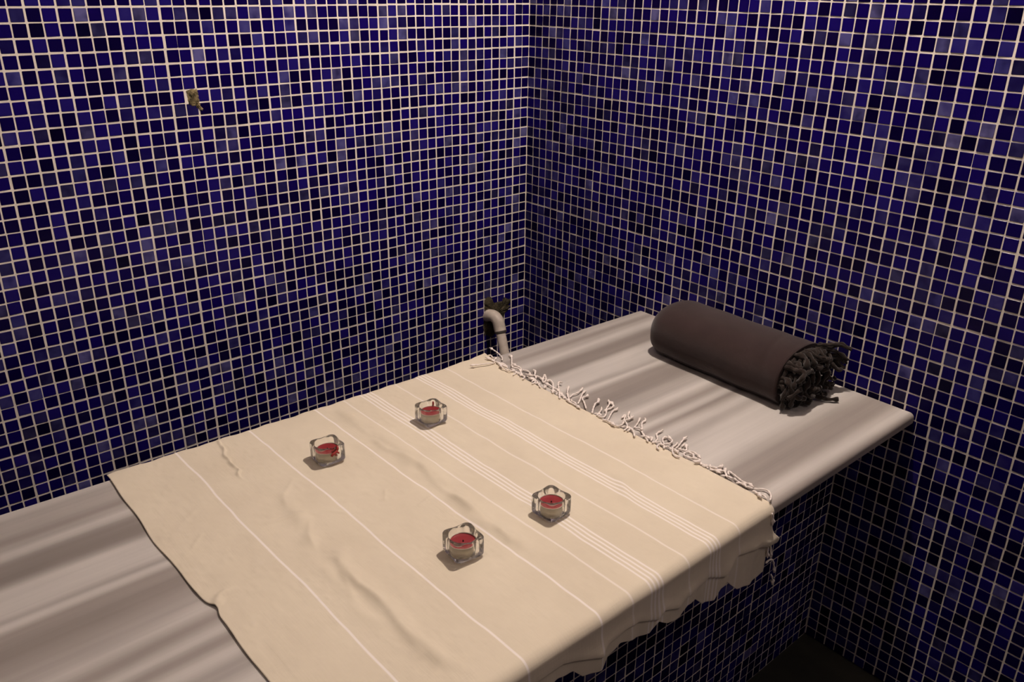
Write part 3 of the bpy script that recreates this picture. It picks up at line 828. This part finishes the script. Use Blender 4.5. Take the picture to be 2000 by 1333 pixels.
# wax run over the wall of one holder, a small blob on another
hx, hy = SPOTS[0][0], SPOTS[0][1]
hz = top_at(hx, hy) + 0.005
root0 = bpy.data.objects['candle_holder']
hold = [o for o in bpy.data.objects if o.name.startswith('candle_holder')]
hold.sort(key=lambda o: o.name)
def drip(parent, blobs, name='wax_drip'):
    verts, faces = [], []
    for path, rad in blobs:
        pth = catmull(path, 0.05)
        n = len(pth)
        R = rad * (0.8 + 0.35 * np.sin(np.linspace(0.3, 2.8, n)))
        v, f = tube(pth, R, 10)
        v = [(a, b, c + FLOOR * P) for a, b, c in v]
        k = len(verts)
        verts += v; faces += [tuple(i + k for i in q) for q in f]
    o = local_obj(name, [tuple(c / P for c in v) for v in verts], faces, M_spill, parent)
    o['label'] = 'red wax run on the glass'
    return o
drip(hold[0], [([(0.42, -0.66, 1.22), (0.30, -0.70, 1.10), (0.12, -0.74, 1.0), (-0.08, -0.74, 0.93)], 0.075),
               ([(0.25, -0.955, 1.02), (0.10, -0.96, 0.92), (-0.06, -0.96, 0.86), (-0.18, -0.955, 0.74)], 0.085),
               ([(0.05, -0.96, 0.92), (0.10, -0.955, 0.78), (0.20, -0.95, 0.70)], 0.065),
               ([(0.12, -0.96, 0.95), (0.28, -0.955, 0.88), (0.36, -0.95, 0.80)], 0.06),
               ([(0.34, -0.80, 1.27), (0.30, -0.92, 1.16), (0.24, -0.955, 1.02)], 0.07)])
drip(hold[1], [([(0.50, 0.50, 0.86), (0.54, 0.54, 1.0), (0.555, 0.555, 1.16)], 0.06)])


# ================================================================ rolled towel
towel = empty('rolled_towel', W(-5.2, -31, ZT))
tag(towel, 'dark brown towel rolled up on the marble beside the mosaic wall', 'towel')
RA, RB = 3.43, 2.26
def roll_x(y): return -4.91 - 0.55 * (-(y + 19.2)) / 17.7
Y0, Y1 = -24.35, -37.75
def roll_mesh():
    verts, faces = [], []
    ns, seg = 70, 96
    for i in range(ns + 1):
        t = i / ns
        y = Y0 + (Y1 - Y0) * t
        sL = math.sqrt(max(0.0, 1 - (1 - min(1, t / 0.13)) ** 2.2)) * 0.52 + 0.48
        for k in range(seg):
            a = 2 * math.pi * k / seg
            # last wrap ends along the camera-side top: a step of one cloth thickness
            spiral = 1.0 - 0.045 * ((a / (2 * math.pi) + 0.37) % 1.0)
            w = 1 + 0.010 * math.sin(3 * a + 4 * t) + 0.008 * math.sin(y * 1.3 + 2 * a) - 0.020 * math.exp(-((y + 35.6 + 0.55 * (a - 1.6)) / 0.22) ** 2) * math.exp(-((a - 1.9) / 0.7) ** 2) + 0.012 * math.exp(-((y + 36.3 + 0.3 * a) / 0.5) ** 2)
            ca, sa = math.cos(a), math.sin(a)
            ex = 0.90 if sa > 0 else 0.62
            px = math.copysign(abs(ca) ** (0.90 if sa > 0 else 0.80), ca) * RA * sL * spiral * w
            pz = math.copysign(abs(sa) ** ex, sa) * RB * (0.25 + 0.75 * sL) * spiral * w
            zc = ZT + RB * (0.93) - (1 - sL) * 0.55
            pz = max(pz, ZT + 0.03 - zc)
            lean = 0.55 * ca * 0
            verts.append(W(roll_x(y) + px, y + lean, zc + pz))
    for i in range(ns):
        for k in range(seg):
            a, b = i * seg + k, i * seg + (k + 1) % seg
            faces.append((a, a + seg, b + seg, b))
    # closing caps, dished
    for i, yy in ((0, Y0 + 0.25), (ns, Y1 + 0.7)):
        c = len(verts)
        verts.append(W(roll_x(yy), yy, ZT + RB * 0.8))
        for k in range(seg):
            a, b = i * seg + k, i * seg + (k + 1) % seg
            faces.append((a, b, c) if i == 0 else (b, a, c))
    return verts, faces
v, f = roll_mesh()
obj('towel_roll', v, f, M_towel, towel, origin=W(-5.2, -31, ZT + 2))
# inner wraps seen at the open end
for sc in (0.80, 0.60, 0.40):
    path = [(roll_x(Y1) + RA * sc * math.cos(a), Y1 - 0.10, ZT + RB * 0.93 + RB * sc * math.sin(a)) for a in np.linspace(0, 2 * math.pi, 40)]
    v, f = tube(path, 0.16, 8)
    obj('inner_wrap', v, f, M_towelfringe, towel, origin=W(*path[0]))
rf = random.Random(11)
def towel_tassel(path, rad):
    pth = catmull(path, 0.10)
    pth[:, 2] = np.maximum(pth[:, 2], ZT + rad + 0.04)
    n = len(pth)
    s = np.linspace(0, 1, n)
    R = rad * (0.9 + 0.25 * np.sin(s * 19 + rf.random() * 6)) * (1 - 0.25 * s)
    v, f = tube(pth, R, 9, 4.0, 0.22)
    obj('tassel', v, f, M_towelfringe, towel, origin=W(*pth[0]))
for k in range(84):
    a = rf.uniform(0, 2 * math.pi); q = math.sqrt(rf.uniform(0.05, 1.0))
    x = roll_x(Y1) + RA * 0.92 * q * math.cos(a); z = ZT + RB * 0.93 + RB * 0.90 * q * math.sin(a)
    th = rf.uniform(0, 2 * math.pi); cr = rf.uniform(0.35, 0.95); out = rf.uniform(0.5, 1.5)
    p = [(x, Y1 + 0.3, z)]
    turns = rf.uniform(0.35, 0.85)
    for s_ in range(1, 6):
        u = s_ / 5.0
        ph = th + turns * 2 * math.pi * u
        p.append((x + cr * u * math.cos(ph) + rf.uniform(-.08, .08), Y1 - out * math.sin(u * 2.3) - 0.15 * rf.random(), z + cr * u * math.sin(ph) * 0.8 - 0.75 * u * u))
    towel_tassel(p, rf.uniform(0.15, 0.24))
for k in range(7):      # a spray of ends towards the wall
    x0_, z0_ = -3.4 + rf.uniform(-.6, .6), -23.9 + rf.uniform(-.9, .5)
    x1_ = rf.uniform(-1.9, -1.35)
    towel_tassel([(x0_, Y1 + 0.2, z0_), (x0_ + 0.5, Y1 - 0.6, z0_ + 0.15), (0.5 * (x0_ + x1_) + 0.4, Y1 - 1.1, z0_ + rf.uniform(-.1, .3)), (x1_, Y1 - 1.5 - 0.4 * rf.random(), z0_ - 0.1 + rf.uniform(-.5, .2))], rf.uniform(0.13, 0.18))
# the stray strands that hang to the slab and point along it
for p in [[(-7.9, -37.4, -24.9), (-8.05, -38.2, -25.3), (-8.0, -38.6, -26.3), (-7.9, -38.7, -27.2)],
          [(-5.6, -37.6, -26.6), (-5.2, -38.6, -26.9), (-4.6, -39.6, -27.15), (-3.9, -40.3, -27.15)],
          [(-3.2, -37.6, -24.0), (-2.6, -38.4, -24.0), (-2.1, -38.9, -24.4), (-1.9, -39.0, -24.9)],
          [(-2.8, -37.6, -24.8), (-2.3, -38.6, -24.9), (-1.9, -39.4, -25.4)],
          [(-7.6, -37.5, -23.9), (-7.6, -38.4, -24.0), (-6.6, -38.9, -24.4), (-5.9, -39.0, -24.8)],
          [(-6.9, -37.5, -25.9), (-6.8, -38.6, -26.2), (-6.6, -39.0, -27.0)]]:
    towel_tassel(p, 0.20)

# ================================================================ pipe in the corner
pipe = empty('waste_pipe', W(-5.3, -1.2, -34))
tag(pipe, 'white plastic pipe with an elbow coming out of the mosaic wall in the corner', 'pipe')
path = catmull([(-5.45, 0.1, -32.1), (-5.42, -0.55, -31.85), (-5.35, -1.15, -31.85), (-5.3, -1.65, -32.2), (-5.3, -1.95, -32.9), (-5.32, -2.15, -33.3)], 0.08)
v, f = tube(path, 0.66, 28)
obj('elbow', v, f, M_pvc, pipe, origin=W(-5.3, -1.2, -32))
v, f = tube(catmull([(-5.32, -2.13, -33.24), (-5.33, -2.18, -33.36), (-5.33, -2.2, -33.42)], 0.05), 0.67, 28)
obj('joint_ring', v, f, M_seal, pipe, origin=W(-5.3, -2, -33.3))
path = catmull([(-5.3, -1.95, -32.9), (-5.6, -2.9, -34.6), (-5.95, -4.1, -37.0), (-6.6, -6.2, -41), (-7.6, -9.6, -48), (-7.9, -10.6, -50.6)], 0.5)
v, f = tube(path, 0.54, 28)
obj('pipe_run', v, f, M_pvc, pipe, origin=W(-6, -4, -37))

# rough mortar round the pipe and in the place of the lost tile
def patch(name, outline, mat, thick, seed, label, parent=None, yb=-0.03):
    rng = np.random.default_rng(seed)
    o2 = []
    n = len(outline)
    for i in range(n):
        a = np.array(outline[i]); b = np.array(outline[(i + 1) % n])
        m = 7
        for k in range(m):
            t = k / m
            o2.append(a * (1 - t) + b * t + rng.normal(0, 0.055, 2))
    o2 = np.array(o2); c = o2.mean(0)
    rings = 7
    verts, faces = [], []
    m = len(o2)
    for q in range(rings):
        s = 1 - q / rings
        for p in o2:
            xz = c + (p - c) * s
            h = thick * (0.35 + 0.65 * (1 - s) ** 0.6) + rng.normal(0, thick * 0.16)
            verts.append(W(xz[0], yb - (0.0 if q == 0 else h), xz[1]))
    verts.append(W(c[0], yb - thick, c[1]))
    for q in range(rings - 1):
        for i in range(m):
            a, b = q * m + i, q * m + (i + 1) % m
            faces.append((a, b, b + m, a + m))
    for i in range(m):
        faces.append(((rings - 1) * m + i, (rings - 1) * m + (i + 1) % m, len(verts) - 1))
    o = obj(name, verts, faces, mat, parent, origin=W(c[0], 0, c[1]), smooth=True)
    if label: tag(o, **label)
    return o
patch('mortar_patch', [(-5.90, -29.95), (-4.95, -29.90), (-4.80, -30.65), (-4.1, -30.75), (-3.28, -30.75), (-2.9, -30.4), (-2.05, -31.0), (-2.4, -31.5), (-2.05, -31.8), (-2.99, -32.37), (-3.26, -33.3), (-4.0, -34.3), (-4.87, -34.9), (-5.5, -34.5), (-5.95, -34.4), (-6.05, -32.8), (-5.75, -31.85), (-5.85, -31.0)],
      M_mortar, 0.16, 3, dict(label='rough dark mortar patch on the blue mosaic around the white pipe', cat='mortar patch'))
patch('mortar_plug', [(-35.50, -6.02), (-34.70, -6.02), (-34.60, -6.6), (-34.70, -7.0), (-34.45, -7.65), (-34.7, -7.6), (-35.05, -7.25), (-35.52, -7.06)],
      M_mortar2, 0.10, 8, dict(label='small speckled hole filled with mortar where a wall tile is missing', cat='mortar plug'))
